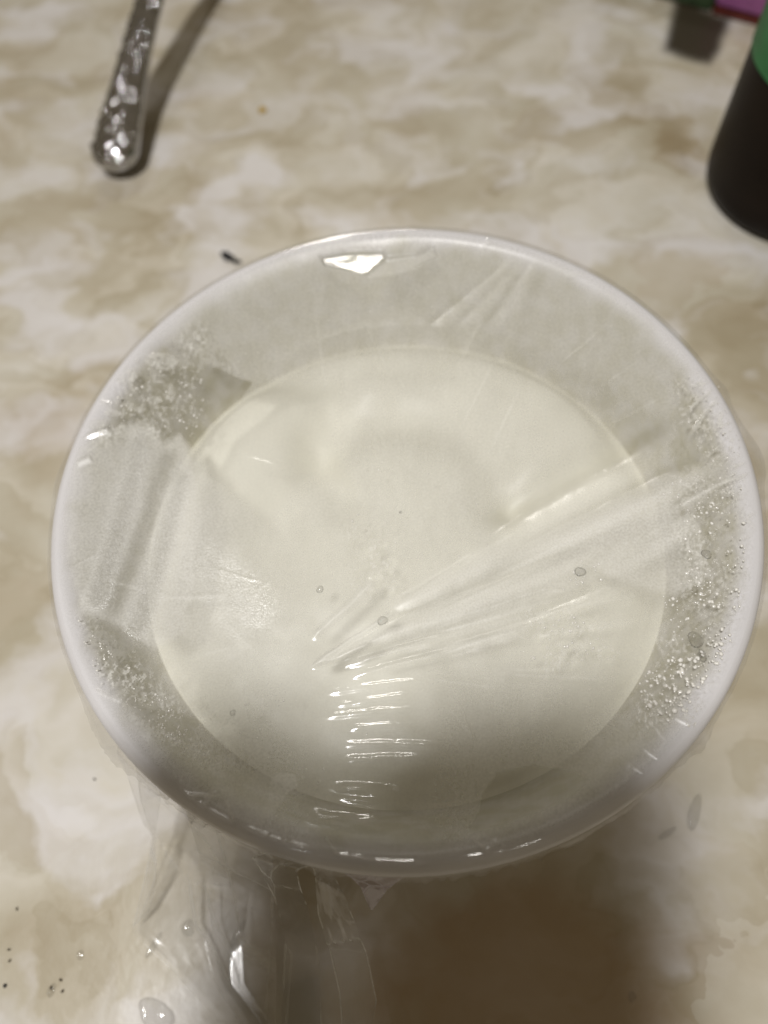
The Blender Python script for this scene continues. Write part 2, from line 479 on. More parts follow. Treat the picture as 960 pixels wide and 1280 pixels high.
dough = link('dough', me, M_DOUGH)
tag(dough, 'soft cream coloured dough filling the white bowl under the wrap', 'dough')

# ------------------------------------------------------------------ plastic wrap
wrap = empty('plastic_wrap', (0, 0, 0))
tag(wrap, 'clear plastic wrap fogged with condensation, wrinkled over the bowl and trailing on the table', 'plastic wrap')

NG = 680
s = np.linspace(-1, 1, NG)
a, b = np.meshgrid(s, s, indexing='ij')
big = np.maximum(np.abs(a), np.abs(b)); ln = np.hypot(a, b); ln[ln == 0] = 1
RC = 0.0975
k_ = big / ln
mixk = sstep(0.0, 1.0, big)                      # square in the middle, round at the rim
k_ = 1 * (1 - mixk) * 0.80 + k_ * mixk
X, Y = a * k_ * RC, b * k_ * RC
pv = np.stack([X.ravel(), Y.ravel(), np.full(X.size, H)], -1)
u, w = chart(pv)
rad = np.hypot(pv[:, 0], pv[:, 1])
z = np.zeros(len(u))
z -= 0.0035 * sstep(0.094, 0.060, rad) + 0.002 * (1 - np.clip(rad / 0.06, 0, 1) ** 2)
fog = np.full(len(u), 0.29)
spk = np.zeros(len(u))
n1 = fbm(u / 120, w / 120, 4); n2 = fbm(u / 30 + 9, w / 30, 4); n3 = fbm(u / 9 + 3, w / 9 + 5, 3)
fog += 0.25 * (n1 - .5) + 0.10 * (n2 - .5)

def ridge(pts, wid, h, f=0.0, ends=0.15, wid2=None, sharp=0.0):
    """a wrinkle along pts: half width wid, height h, extra condensation f; sharp > 0 gives it a crisp, broken crest"""
    global z, fog
    d, t = line_d(u, w + 2.5 * (n2 - .5) * (sharp > 0), pts)
    wd = wid if wid2 is None else wid + (wid2 - wid) * t
    e = sstep(0, ends, t) * sstep(1, 1 - ends, t)
    g = np.exp(-(d / wd) ** 2) * (1 - sharp) + np.clip(1 - d / (1.6 * wd), 0, 1) * sharp
    if sharp > 0: e = e * (0.90 + 0.2 * n2)
    z = z + h * g * e
    fog = fog + f * np.exp(-(d / wd) ** 2) * e
def patch(pts, val, soft=4, rough=10, amount=1.0, sp=None):
    """sets the condensation inside an outline, with an uneven edge"""
    global fog, spk
    d = poly_sd(u, w, pts) + rough * (n2 - .5) * 2 + 0.4 * rough * (n3 - .5)
    mk = sstep(-soft, soft, d) * amount
    fog = fog * (1 - mk) + val * mk
    if sp is not None:
        spk = spk * (1 - mk) + sp * mk

# large zones
patch([(180, 420), (330, 330), (520, 305), (700, 330), (830, 420), (860, 560), (760, 470), (640, 425), (500, 418), (380, 440), (300, 490)], 0.36, 25, 10)
patch([(860, 470), (925, 560), (950, 690), (930, 800), (890, 870), (800, 930), (770, 880), (835, 800), (848, 700), (840, 590)], 0.14, 10, 8)
patch([(140, 860), (230, 850), (300, 900), (420, 930), (560, 950), (700, 940), (800, 880), (860, 900), (700, 1050), (480, 1085), (300, 1040)], 0.34, 30, 6)
patch([(84, 620), (98, 565), (150, 530), (178, 520), (192, 525), (200, 548), (222, 535), (238, 566), (245, 640), (240, 720), (220, 790), (190, 812), (150, 780), (95, 770)], 0.50, 7, 9, sp=0.10)
d_, _ = line_d(u, w, [(230, 640), (250, 760)])
fog += 0.20 * np.exp(-(d_ / 70) ** 2) * (u > 0)
patch([(100, 555), (140, 480), (200, 420), (262, 455), (310, 468), (300, 492), (262, 520), (238, 562), (222, 534), (200, 546), (190, 522), (150, 528)], 0.13, 4, 5)
patch([(215, 455), (268, 455), (312, 470), (296, 494), (262, 520), (240, 556), (222, 534), (205, 530)], 0.03, 2, 3)
for cx, cy, rx, ry in [(190, 497, 8, 6), (212, 486, 5, 11), (160, 505, 10, 5), (140, 515, 12, 6), (172, 510, 6, 4), (120, 530, 16, 5), (155, 470, 18, 10), (200, 450, 20, 10)]:
    patch([(cx + rx * math.cos(q), cy + ry * math.sin(q)) for q in np.linspace(0, 6.28, 9)[:-1]], 0.42, 2, 5)
patch([(82, 770), (110, 800), (130, 850), (175, 880), (250, 900), (230, 930), (160, 880), (110, 830)], 0.10, 6, 10)
patch([(120, 770), (160, 800), (200, 830), (190, 880), (150, 850), (125, 815)], 0.20, 6, 12)
patch([(604, 992), (622, 966), (668, 956), (715, 964), (738, 976), (706, 1000), (640, 1026), (584, 1042), (600, 1014)], 0.02, 2, 2)
patch([(820, 655), (868, 642), (882, 672), (886, 720), (846, 745), (760, 712), (740, 700)], 0.52, 7, 6)
patch([(770, 768), (790, 764), (800, 780), (818, 808), (812, 814), (785, 790)], 0.85, 2, 3)
patch([(338, 972), (350, 965), (368, 968), (372, 982), (360, 992), (345, 1012), (328, 1032), (318, 1030), (336, 1000)], 0.50, 2, 2)
patch([(490, 978), (495, 974), (498, 984), (494, 992), (489, 990)], 0.5, 1.5, 1)
patch([(510, 725), (535, 715), (545, 745), (530, 780), (500, 785), (505, 755)], 0.30, 3, 4)
patch([(340, 470), (420, 470), (410, 540), (440, 600), (380, 590), (330, 640), (262, 590), (240, 560), (290, 500)], 0.16, 14, 10)
patch([(690, 720), (800, 740), (840, 790), (800, 870), (700, 860), (640, 800)], 0.24, 20, 8)

# wrinkles
ridge([(180, 545), (150, 640), (105, 760)], 13, 0.0006, 0.08, 0.1)
ridge([(226, 585), (200, 680), (165, 790)], 12, 0.0006, 0.08, 0.1)
ridge([(215, 540), (180, 650), (130, 780)], 9, -0.0007, -0.22, 0.12)
for pts in ([(176, 548), (120, 745)], [(222, 590), (170, 780)]):
    d, t = line_d(u, w, pts)
    spk = np.maximum(spk, 0.95 * np.exp(-(d / 16) ** 2))
d_, _ = line_d(u, w, [(250, 690), (310, 750)])
spk = np.maximum(spk, 0.4 * np.exp(-(d_ / 50) ** 2))
ridge([(245, 410), (225, 480), (212, 530)], 3, 0.0005, 0.12, 0.1)
# fan from the right hand rim to the middle
ridge([(940, 585), (830, 635), (700, 705), (560, 760), (430, 808), (385, 828)], 26, 0.0009, 0.34, 0.1, 5)
ridge([(870, 590), (740, 650), (620, 690), (530, 735), (470, 760)], 24, 0.0008, 0.32, 0.2, 6)
ridge([(850, 660), (700, 735), (560, 785), (430, 818)], 10, -0.0005, -0.16, 0.15, 5)
ridge([(860, 515), (760, 570), (660, 625), (600, 650)], 13, -0.0003, -0.27, 0.15)
ridge([(830, 560), (730, 620), (640, 660)], 14, 0.0004, 0.12, 0.2)
ridge([(900, 640), (800, 690), (680, 742), (540, 792), (400, 838)], 12, 0.0006, 0.28, 0.15, 4)
ridge([(940, 560), (860, 600), (770, 640), (660, 690)], 10, 0.0004, 0.22, 0.2, 7)
ridge([(905, 560), (820, 590), (700, 650), (600, 705)], 7, -0.0003, -0.14, 0.2)
ridge([(470, 715), (430, 755), (384, 795)], 7, 0.0010, 0.30, 0.15, 4, sharp=.6)
ridge([(495, 757), (440, 792), (388, 828)], 3.2, 0.0008, 0.30, 0.12, sharp=.8)
ridge([(465, 800), (420, 818), (384, 829)], 3.0, 0.0008, 0.30, 0.12, sharp=.8)
ridge([(800, 720), (680, 770), (560, 810), (420, 848)], 9, 0.0005, 0.14, 0.15, 3)
# fine tension lines running with the fan and across the sheet
gt = np.random.default_rng(31)
for k in range(34):
    an = gt.uniform(-0.62, 0.12); r0_, r1_ = gt.uniform(20, 260), gt.uniform(60, 240)
    x0, y0 = 385 + r0_ * math.cos(an), 826 + r0_ * math.sin(an)
    x1, y1 = x0 + r1_ * math.cos(an + gt.uniform(-.05, .05)), y0 + r1_ * math.sin(an + gt.uniform(-.05, .05))
    ridge([(x0, y0), (x1, y1)], gt.uniform(1.6, 4), gt.uniform(.00005, .00016), gt.uniform(.02, .12), 0.3, sharp=.5)
for k in range(40):
    an = gt.uniform(0, 6.28); r0_ = gt.uniform(120, 400); ln_k = gt.uniform(40, 130)
    x0, y0 = 505 + 1.02 * r0_ * math.cos(an), 690 + .9 * r0_ * math.sin(an); dr = an + gt.uniform(-.5, .5)
    ridge([(x0, y0), (x0 + ln_k * math.cos(dr) * .9, y0 + ln_k * math.sin(dr) * .9)], gt.uniform(1.5, 3.5), gt.uniform(.00004, .00012), gt.uniform(-.04, .10), 0.3, sharp=.5)
# beads of condensation eat holes and crusts into the film of mist
zone = np.zeros(len(u))
for pts in ([(845, 590), (930, 600), (940, 740), (880, 900), (800, 920), (770, 870), (850, 760)], [(85, 760), (150, 800), (260, 920), (330, 960), (250, 960), (120, 860)], [(110, 560), (140, 470), (250, 400), (300, 470), (230, 540)],
            [(650, 760), (740, 740), (780, 820), (680, 840)], [(430, 650), (490, 650), (500, 740), (440, 740)], [(840, 470), (900, 470), (930, 570), (850, 600)]):
    zone = np.maximum(zone, sstep(-12, 14, poly_sd(u, w, pts)))
n4_ = fbm(u / 2.7 + 40, w / 3.8, 2); n5_ = fbm(u / 26 + 4, w / 34 + 8, 3)
fog += zone * (0.30 * sstep(.60, .74, n4_) * sstep(.40, .55, n5_) - 0.16 * sstep(.45, .35, n4_))
fog += 0.05 * (fbm(u / 3.2, w / 14, 2) - .5) + 0.06 * (fbm(u / 14 + 80, w / 50, 3) - .5)
# short stacked wrinkles in the middle
for (x0, y0, x1, y1, ww) in [(562, 812, 428, 843, 4.2), (540, 845, 394, 864, 4.6), (524, 864, 404, 881, 4.6), (548, 881, 386, 894, 5.0),
                             (530, 903, 424, 909, 4.4), (560, 931, 410, 928, 5.6), (540, 945, 418, 949, 5.4)]:
    ridge([(x0, y0), ((x0 + x1) / 2, (y0 + y1) / 2 - 1.5), (x1, y1)], ww, 7.8e-5 * ww, 0.02, 0.22, sharp=.01)
for pts, ww in [([(525, 1006), (495, 1001), (455, 990), (395, 978)], 7), ([(518, 992), (470, 985), (415, 983)], 5), ([(505, 1046), (462, 1035), (420, 1024), (375, 1013)], 7),
                ([(488, 1027), (430, 1022), (380, 1024)], 5), ([(530, 1035), (520, 1012), (400, 992)], 4)]:
    ridge(pts, ww, 7.4e-5 * ww, 0.02, 0.2, sharp=.01)
d_, _ = line_d(u, w, [(470, 850), (470, 1040)])
fog *= 1 - 0.72 * np.exp(-((d_ + 40 * (n1 - .5)) / 85) ** 2)
# faint rays below the far rim
for x0, x1 in [(655, 545), (668, 580), (680, 620)]:
    ridge([(x0, 318), ((x0 + x1) / 2, 360), (x1, 405)], 9, 0.0003, 0.12, 0.2)
    ridge([(x0 - 12, 322), ((x0 + x1) / 2 - 14, 360), (x1 - 18, 402)], 6, -0.0002, -0.10, 0.2)
# creases at the right hand rim
for pts in ([(905, 470), (890, 478), (862, 482)], [(900, 480), (885, 492), (860, 512)], [(912, 505), (902, 520), (900, 533), (922, 528)], [(945, 575), (930, 580), (915, 584)],
            [(948, 588), (900, 606), (850, 632)], [(950, 640), (935, 646)], [(905, 490), (885, 512), (866, 540)]):
    ridge(pts, 2.6, 0.0003, 0.40, 0.1)
# left rim crease
ridge([(84, 560), (110, 545), (140, 535)], 4, 0.0008, 0.25, 0.1)
ridge([(95, 580), (115, 572)], 4, 0.0006, 0.15, 0.1)
# fold below the far rim that tilts to the viewer
dF = poly_sd(u, w, [(402, 321), (432, 316), (476, 314), (482, 320), (466, 330), (456, 339), (428, 333), (408, 329)])
kf = sstep(-4, 0.5, dF)
z = z * (1 - kf) + (-0.0012 + (w - 326) * 0.000004) * kf
fog = fog * (1 - 0.7 * sstep(-3, 1, dF))
dF2 = poly_sd(u, w, [(482, 322), (520, 318), (540, 308), (545, 318), (500, 338), (460, 341)])
kf = sstep(-4, 1, dF2)
z = z * (1 - kf) + (-0.0014 + (w - 330) * 0.00002 + (u - 500) * 0.00001) * kf
fog += 0.15 * sstep(-2, 2, dF2)
# gentle unevenness
z += 0.0007 * (n1 - .5) + 0.00018 * (n2 - .5)
edge = sstep(0.0975, 0.0935, rad)
z = z * edge + 0.0004 * (1 - edge)
gl_ = np.random.default_rng(77)
for pts in ([(300, 1030), (345, 1050), (400, 1063)], [(410, 1066), (470, 1077), (540, 1078)], [(560, 1076), (640, 1064), (700, 1044)], [(222, 985), (260, 1012), (300, 1034)]):
    ridge(pts, 3.0, .00028, .18, .2, sharp=.3)
for k in range(26):                              # crinkles of the sheet over the lip
    an = gl_.uniform(0, 6.28) if k > 12 else gl_.uniform(-2.6, -.4)
    q0 = np.array([.0925 * math.cos(an), .0925 * math.sin(an), H]); an2 = an + gl_.uniform(-.09, .09)
    q1 = np.array([.0972 * math.cos(an2), .0972 * math.sin(an2), H])
    (xa, xb), (ya, yb) = chart(np.stack([q0, q1]))
    ridge([(xa, ya), (xb, yb)], gl_.uniform(2, 4), gl_.uniform(.0001, .0003), gl_.uniform(0, .22), .2, sharp=.4)
pv[:, 2] = H + z
me = grid_mesh('cover', pv, NG, NG)
attr(me, 'fog', np.clip(fog, 0.0, 0.95) * sstep(0.0980, 0.0950, rad)); attr(me, 'sparkle', np.clip(spk, 0, 1))
link('cover', me, M_FILM, wrap)

# the part pulled over the rim and pressed to the outside
na_, nr_ = 720, 26
th = np.linspace(0, 2 * np.pi, na_, endpoint=False)
tt = np.linspace(0, 1, nr_)
path = np.array([(0.0975, 0.0854), (0.0990, 0.0852), (0.1003, 0.0842), (0.1008, 0.0825), (0.1007, 0.0800), (0.1003, 0.0775), (0.0992, 0.0740), (0.0970, 0.0690), (0.0945, 0.0640)])
pr = np.interp(tt, np.linspace(0, 1, len(path)), path[:, 0]); pz = np.interp(tt, np.linspace(0, 1, len(path)), path[:, 1])
A1, T1 = np.meshgrid(th, tt, indexing='ij')
nz = fbm(np.cos(A1) * 9 + 50, np.sin(A1) * 9 + T1 * 1.2 + 50, 4) - .5
fr = fbm(np.cos(A1) * 40 + 90, np.sin(A1) * 40 + 90, 2) - .5
rrr = pr[None] + sstep(.35, 1.0, T1) * (0.006 * np.maximum(nz, -0.1) + 0.003 * fr)
zzz = pz[None] - sstep(.5, 1, T1) * 0.02 * (nz)
for ang, wd, amp in [(0.10, 0.10, 0.0045), (0.33, 0.05, 0.003), (math.pi - .02, 0.09, 0.0018), (math.pi - .24, .05, .0012), (-0.75, .05, .002), (-2.35, .12, .003), (0.85, .1, .0015)]:
    da = (A1 - ang + np.pi) % (2 * np.pi) - np.pi
    rrr += amp * np.exp(-(da / wd) ** 2) * np.sin(np.pi * np.clip((T1 - .2) / .8, 0, 1)) ** 1
fw = np.exp(-(((A1 + np.pi / 2 + np.pi) % (2 * np.pi) - np.pi) / 0.95) ** 2)
f2 = fbm(np.cos(A1) * 70 + 20, np.sin(A1) * 70 + 70 + T1 * 2, 3) - .42
rrr = rrr + fw * 0.0042 * np.clip(f2, 0, 1) * np.sin(np.pi * np.clip((T1 - .3) / .6, 0, 1))
V = np.stack([np.cos(A1) * rrr, np.sin(A1) * rrr, zzz], -1).reshape(-1, 3)
me = grid_mesh('skirt', V, na_, nr_, True)
attr(me, 'fog', (0.03 + 0.25 * np.clip(np.abs(fr) * 2 - .3, 0, 1) * T1).ravel())
attr(me, 'sparkle', np.zeros(na_ * nr_))
link('skirt', me, M_OVER, wrap)

# loose ends lying on the table: strips between two edges, creased lengthwise
def strip(name, left, right, mat, creases=5, amp=0.0015, seed=0, nu=70, nv=70, hem=0.35, fogv=0.04):
    g = np.random.default_rng(seed)
    def resample(pts, n):
        q = np.array([P(x, y, zz) for x, y, zz in pts]); d = np.r_[0, np.cumsum(np.linalg.norm(np.diff(q, axis=0), axis=1))]
        d /= d[-1]; t = np.linspace(0, 1, n)
        return np.stack([np.interp(t, d, q[:, c]) for c in range(3)], 1)
    Lp, Rp = resample(left, nu), resample(right, nu)
    vv = np.linspace(0, 1, nv); uu = np.linspace(0, 1, nu)
    U, Vv = np.meshgrid(uu, vv, indexing='ij')
    pts = Lp[:, None] * (1 - vv)[None, :, None] + Rp[:, None] * vv[None, :, None]
    zc = np.zeros(U.shape); fg = np.full(U.shape, fogv)
    wv = np.linalg.norm(Lp - Rp, axis=1).mean(); lu = np.linalg.norm(np.diff(Lp, axis=0), axis=1).sum()
    for sg in (1, -1):                               # flat facets meeting in sharp folds
        pl = []
        for k in range(creases):
            an = g.uniform(-.45, .45) if k % 3 else g.uniform(0, 6.28)
            pl.append(g.uniform(.5, 1.6) * (math.cos(an) * (Vv - g.random()) * wv + math.sin(an) * (U - g.random()) * lu) * (1 if g.random() < .5 else -1))
        pl = np.sort(np.array(pl), axis=0)
        zc += sg * pl[-1] * amp * 110
        fg += 0.42 * np.exp(-((pl[-1] - pl[-2]) / 0.0004) ** 2)  # folds, and edges below, painted pale to stand for reflected light
    zc += amp * 0.5 * (fbm(U * 5 + seed * 7, Vv * 4 + seed, 3) - .4)
    zc *= sstep(0, .1, U) * .9 + .1
    e = np.minimum(Vv, 1 - Vv)
    fg += 1.5 * hem * np.exp(-(e * wv / .0003) ** 2) * sstep(.32, .62, fbm(U * 14 + seed, Vv * 3 + 7, 2))
    fg += hem * np.exp(-((1 - U) / .012) ** 2)
    pts[..., 2] = np.maximum(pts[..., 2] + zc, 0.0012)
    me = grid_mesh(name, pts.reshape(-1, 3), nu, nv)
    attr(me, 'fog', np.clip(fg.ravel(), 0, .8)); attr(me, 'sparkle', np.zeros(nu * nv))
    return link(name, me, mat, wrap)

strip('loose_end', [(150, 925, .070), (163, 970, .045), (176, 1030, .025), (188, 1046, .018), (176, 1105, .010), (164, 1166, .004), (215, 1212, .003), (272, 1272, .003), (310, 1320, .003)],
      [(262, 1030, .070), (275, 1060, .045), (290, 1110, .015), (300, 1170, .004), (304, 1230, .003), (330, 1270, .003), (350, 1320, .003)], M_SKIRT, 5, 0.0018, 33, hem=.5, fogv=.06)
strip('loose_end', [(165, 945, .066), (170, 980, .050), (174, 1000, .040), (182, 1022, .030), (190, 1046, .022), (184, 1090, .014), (166, 1160, .006)],
      [(215, 990, .066), (206, 1000, .050), (199, 990, .040), (196, 1020, .032), (193, 1046, .024), (198, 1100, .014), (186, 1140, .007)], M_SKIRT, 3, 0.001, 5, fogv=0.10)
strip('loose_end', [(335, 1065, .072), (342, 1085, .050), (352, 1120, .030), (356, 1165, .012), (352, 1230, .004), (348, 1320, .003)],
      [(392, 1080, .072), (388, 1100, .050), (390, 1130, .030), (394, 1180, .012), (398, 1230, .004), (404, 1320, .003)], M_SKIRT, 6, 0.0024, 8, hem=0.6)
strip('loose_end', [(385, 1078, .072), (392, 1098, .050), (402, 1140, .030), (420, 1180, .014), (432, 1230, .006), (440, 1310, .003)],
      [(412, 1085, .072), (425, 1110, .055), (448, 1150, .030), (464, 1185, .015), (476, 1240, .007), (462, 1310, .003)], M_SKIRT, 6, 0.0026, 12, hem=0.55)
strip('loose_end', [(232, 1010, .070), (240, 1035, .050), (252, 1075, .025), (262, 1120, .012), (272, 1200, .004)],
      [(340, 1068, .070), (338, 1090, .050), (340, 1120, .025), (345, 1160, .010), (344, 1290, .003)], M_SKIRT, 4, 0.0007, 45, hem=0.08)
# small pinched corner under the front of the rim
strip('folded_corner', [(428, 1090, .078), (440, 1098, .076), (450, 1108, .073), (462, 1136, .066)],
      [(512, 1092, .078), (500, 1100, .076), (484, 1112, .073), (466, 1138, .066)], M_TAB, 8, 0.0012, 21, 40, 40, hem=0.3, fogv=0.12)

# ------------------------------------------------------------------ water beads
def bead_mesh(name, r, h, n=20, seed=0, sx=1.0, sy=1.0):
    g = np.random.default_rng(seed)
    prof = [(0.0001, h)] + [(r * math.sin(t), h * math.cos(t)) for t in np.linspace(0.2, math.pi / 2, 7)] + [(r * .7, -0.00015), (0.0001, -0.00015)]
    prof = prof[::-1]
    me = lathe(name, prof, n)
    co = np.empty(len(me.vertices) * 3, np.float32); me.vertices.foreach_get('co', co); co = co.reshape(-1, 3)
    ang = np.arctan2(co[:, 1], co[:, 0])
    k = 1 + 0.10 * np.sin(2 * ang + g.uniform(0, 6)) + 0.06 * np.sin(3 * ang + g.uniform(0, 6))
    co[:, 0] *= k * sx; co[:, 1] *= k * sy
    me.vertices.foreach_set('co', co.ravel()); me.update()
    return me
pz_grid = pv.reshape(NG, NG, 3)
def on_film(x, y):
    q = P(x, y, H)
    for _ in range(2):
        d = (pv[:, 0] - q[0]) ** 2 + (pv[:, 1] - q[1]) ** 2
        q = P(x, y, pv[d.argmin(), 2])
    return q
PXM = 0.00022
beads = [(869, 800, 9, 'largest clear water droplet on the wrap, near the right edge of the bowl'),
         (883, 693, 6, 'small round droplet at the tip of the fogged triangle by the right rim'),
         (725, 715, 6.5, 'hazy droplet on the wrinkle fan right of the bowl centre'),
         (478, 776, 6, 'droplet in the middle of the wrap where the wrinkles meet'),
         (400, 737, 4.5, 'tiny droplet just left of the wrinkle fan'),
         (291, 891, 3.5, 'tiny droplet on the shaded lower left of the wrap'),
         (878, 820, 6, 'elongated whitish droplet just below the largest droplet')]
for i, (x, y, r, lab) in enumerate(beads):
    o = link('water_droplet', bead_mesh('water_droplet', r * PXM, r * PXM * .8, 24, i, 0.75 if i == 6 else 1, 1.25 if i == 6 else 1), M_DROP)
    o.location = on_film(x, y) + np.array([0, 0, .0001])
    tag(o, lab, 'droplet', 'water droplets on the wrap')

# fine condensation: hundreds of specks, one mass
def specks(name, regions, label, group=None):
    g = np.random.default_rng(11)
    bm = bmesh.new()
    for pts, count, rmin, rmax, clump in regions:
        xs = [p[0] for p in pts]; ys = [p[1] for p in pts]
        k = 0; tries = 0
        while k < count and tries < count * 30:
            tries += 1
            x, y = g.uniform(min(xs), max(xs)), g.uniform(min(ys), max(ys))
            if poly_sd(np.array([x]), np.array([y]), pts)[0] < 0: continue
            if fbm(np.array([x / 22.]), np.array([y / 22.]), 2)[0] < clump: continue
            r = PXM * (rmin + (rmax - rmin) * g.random() ** 3)
            q = P(x, y, H)
            ix = None
            d = (pv[::1, 0] - q[0]) ** 2 + (pv[::1, 1] - q[1]) ** 2 if False else None
            zf = zlook(q[0], q[1])
            mtx = Matrix.Translation((q[0], q[1], zf + 0.0001)) @ Matrix.Rotation(g.uniform(0, 3), 4, 'Z') @ Matrix.Diagonal((r * g.uniform(.7, 1.5), r * g.uniform(.7, 1.2), r * .55, 1))
            bmesh.ops.create_icosphere(bm, subdivisions=1, radius=1.0, matrix=mtx)
            k += 1
    me = bpy.data.meshes.new(name); bm.to_mesh(me); bm.free()
    o = link(name, me, M_BEAD)
    return tag(o, label, 'condensation', group, 'stuff')
# quick height lookup on the wrap
_res = 400
_zl = np.full((_res, _res), H)
_ix = np.clip(((pv[:, 0] / 0.1 + 1) * .5 * _res).astype(int), 0, _res - 1); _iy = np.clip(((pv[:, 1] / 0.1 + 1) * .5 * _res).astype(int), 0, _res - 1)
_zl[_ix, _iy] = pv[:, 2]
def zlook(x, y):
    return float(_zl[min(max(int((x / .1 + 1) * .5 * _res), 0), _res - 1), min(max(int((y / .1 + 1) * .5 * _res), 0), _res - 1)])
specks('condensation', [
    ([(855, 650), (900, 600), (935, 620), (930, 760), (900, 850), (860, 760)], 160, .7, 2.6, .42),
    ([(795, 850), (840, 820), (900, 810), (880, 860), (868, 910), (815, 900)], 190, .8, 3.2, .36),
    ([(830, 740), (900, 700), (905, 830), (850, 850)], 110, .7, 2.8, .42),
    ([(640, 780), (720, 760), (760, 800), (720, 830), (650, 820)], 80, .6, 1.8, .40),
    ([(700, 700), (750, 690), (760, 730), (705, 735)], 40, .6, 2.2, .3),
    ([(130, 500), (190, 440), (260, 460), (240, 540), (150, 520)], 110, .6, 2.4, .45),
    ([(95, 770), (180, 850), (280, 930), (230, 940), (120, 850)], 150, .6, 1.8, .42),
    ([(300, 850), (420, 880), (520, 900), (420, 1000), (280, 940)], 30, .5, 1.3, .3),
    ([(430, 560), (620, 560), (620, 700), (430, 690)], 40, .5, 1.6, .4),
    ([(860, 470), (900, 480), (930, 560), (900, 600), (860, 560)], 60, .6, 1.8, .42),
    ([(820, 600), (930, 590), (930, 640), (850, 650)], 80, .7, 2.0, .35),
    ([(260, 400), (480, 330), (620, 330), (480, 420), (300, 450)], 40, .5, 1.3, .45)],
    'fine white condensation specks scattered over the wrap')

# water on the table
tw = [(235, 1160, 7, 1.0, 1.0, 0, 'round water drop on the table seen through the loose wrap'),
      (297, 1168, 8, 0.45, 1.7, -0.4, 'streak shaped water drop beside the bowl shadow'),
      (192, 1182, 7, 0.5, 1.7, -0.5, 'thin slanting water drop at the left edge of the loose wrap'),
      (195, 1268, 14, 1.5, 0.8, -0.3, 'wide flat water drop at the bottom edge of the photo'),
      (790, 1246, 4, 0.9, 1.2, 0, 'lone tiny water drop in front of the bowl on the right'),
      (868, 1016, 11, 0.55, 1.7, -0.45, 'curved smear of water on the table right of the bowl'),
      (834, 1042, 6, 2.0, 0.45, 0.5, 'thin tail of spilled water below the curved smear'),
      (100, 1194, 4, 1, 1, 0, 'tiny water drop on the pale patch at lower left'),
      (64, 1238, 5, .7, 1.3, -.4, 'tiny water drop among specks near the lower left corner')]
for i, (x, y, r, sx, sy, rz, lab) in enumerate(tw):
    q = P(x, y, 0.0002)
    o = link('water_drop', bead_mesh('water_drop', r * PXM * 1.45, r * PXM * .38, 24, 40 + i, sx, sy), M_WATER)
    o.location = q; o.rotation_euler = (0, 0, rz)
    tag(o, lab, 'water drop', 'water drops on the table')

# ------------------------------------------------------------------ crumbs
def crumb(x, y, r, mat, lab, name='crumb', seed=0, stretch=(1.5, .8, .6), rz=0.0):
    g = np.random.default_rng(seed)
    bm = bmesh.new()
    bmesh.ops.create_icosphere(bm, subdivisions=2, radius=1.0)
    for v in bm.verts:
        k = 1 + g.uniform(-.22, .22)
        v.co = Vector((v.co.x * stretch[0] * k, v.co.y * stretch[1] * k, v.co.z * stretch[2] * k)) * r
    me = bpy.data.meshes.new(name); bm.to_mesh(me); bm.free()
    o = link(name, me, mat, smooth=False)
    q = P(x, y, r * stretch[2] * .8); o.location = q; o.rotation_euler = (0, 0, rz)
    return tag(o, lab, 'crumb', 'crumbs on the table')
crumb(284, 320, 0.0026, M_CRUMB, 'black crumb on the table behind the far left rim of the bowl', seed=1, rz=-0.5)
crumb(296, 327, 0.0014, M_CRUMB, 'smaller dark crumb touching the black crumb behind the bowl', seed=2)
crumb(6, 1232, 0.0006, M_CRUMB, 'single black speck at the lower left corner', seed=3, stretch=(1, 1, .7))
crumb(328, 137, 0.0022, M_YELLOW, 'small yellow crumb on the table beyond the bowl', seed=4, stretch=(1, 1, .4))
for i, (x, y) in enumerate([(11, 1187), (12, 1201), (64, 1235), (76, 1225), (78, 1239), (21, 1136), (118, 974)]):
    crumb(x, y, 0.00055, M_BROWN, ['brown speck above its neighbour at the left edge', 'brown speck below its neighbour at the left edge', 'brown speck left of a pair of specks at lower left',
          'upper brown speck of a pair at lower left', 'lower brown speck of a pair at lower left', 'faint brown speck alone near the left edge', 'faint brown speck left of the loose wrap'][i], seed=10 + i, stretch=(1, .6, .5), rz=i)

# ------------------------------------------------------------------ spoon with an embossed handle
spoon = empty('spoon', tuple(P(145, 205, 0)))
tag(spoon, 'shiny steel spoon handle with embossed tip rising towards the far left', 'spoon')
path = [np.append(P(140, 205, .010)[:2], .0095)]
p_tip = P(141, 205, .012); 
ctrl = np.array([P(138, 217, .009), P(144, 188, .0120), P(158, 120, .019), P(170, 65, .028), P(187, 0, .039)])
dirv = ctrl[-1] - ctrl[-2]; dirv /= np.linalg.norm(dirv)
q = ctrl[-1]
ext = [q + dirv * .03 + np.array([0, 0, -.002]), q + np.array([dirv[0] * .07, .065, -.012]), q + np.array([dirv[0] * .1, .095, -.035])]
ctrl = np.concatenate([ctrl, ext])
d = np.r_[0, np.cumsum(np.linalg.norm(np.diff(ctrl, axis=0), axis=1))]; d /= d[-1]
n = 900
t = np.linspace(0, 1, n)
cl = np.stack([np.interp(t, d, ctrl[:, c]) for c in range(3)], 1)
ker = np.ones(85) / 85
for c in range(3):
    pad = np.r_[np.repeat(cl[0, c], 42), cl[:, c], np.repeat(cl[-1, c], 42)]
    cl[:, c] = np.convolve(pad, ker, 'valid')
arc = np.r_[0, np.cumsum(np.linalg.norm(np.diff(cl, axis=0), axis=1))]
tip = np.sqrt(np.clip(1 - (1 - np.clip(arc / 0.011, 0, 1)) ** 2, 0.0004, 1))
wid = np.interp(arc, [0, .012, .03, .07, .12, .16, .2], [.0126, .0126, .0114, .0086, .0070, .0062, .006]) * tip
thk = wid * 0.62
ms = 128
ph = np.linspace(0, 2 * np.pi, ms, endpoint=False)
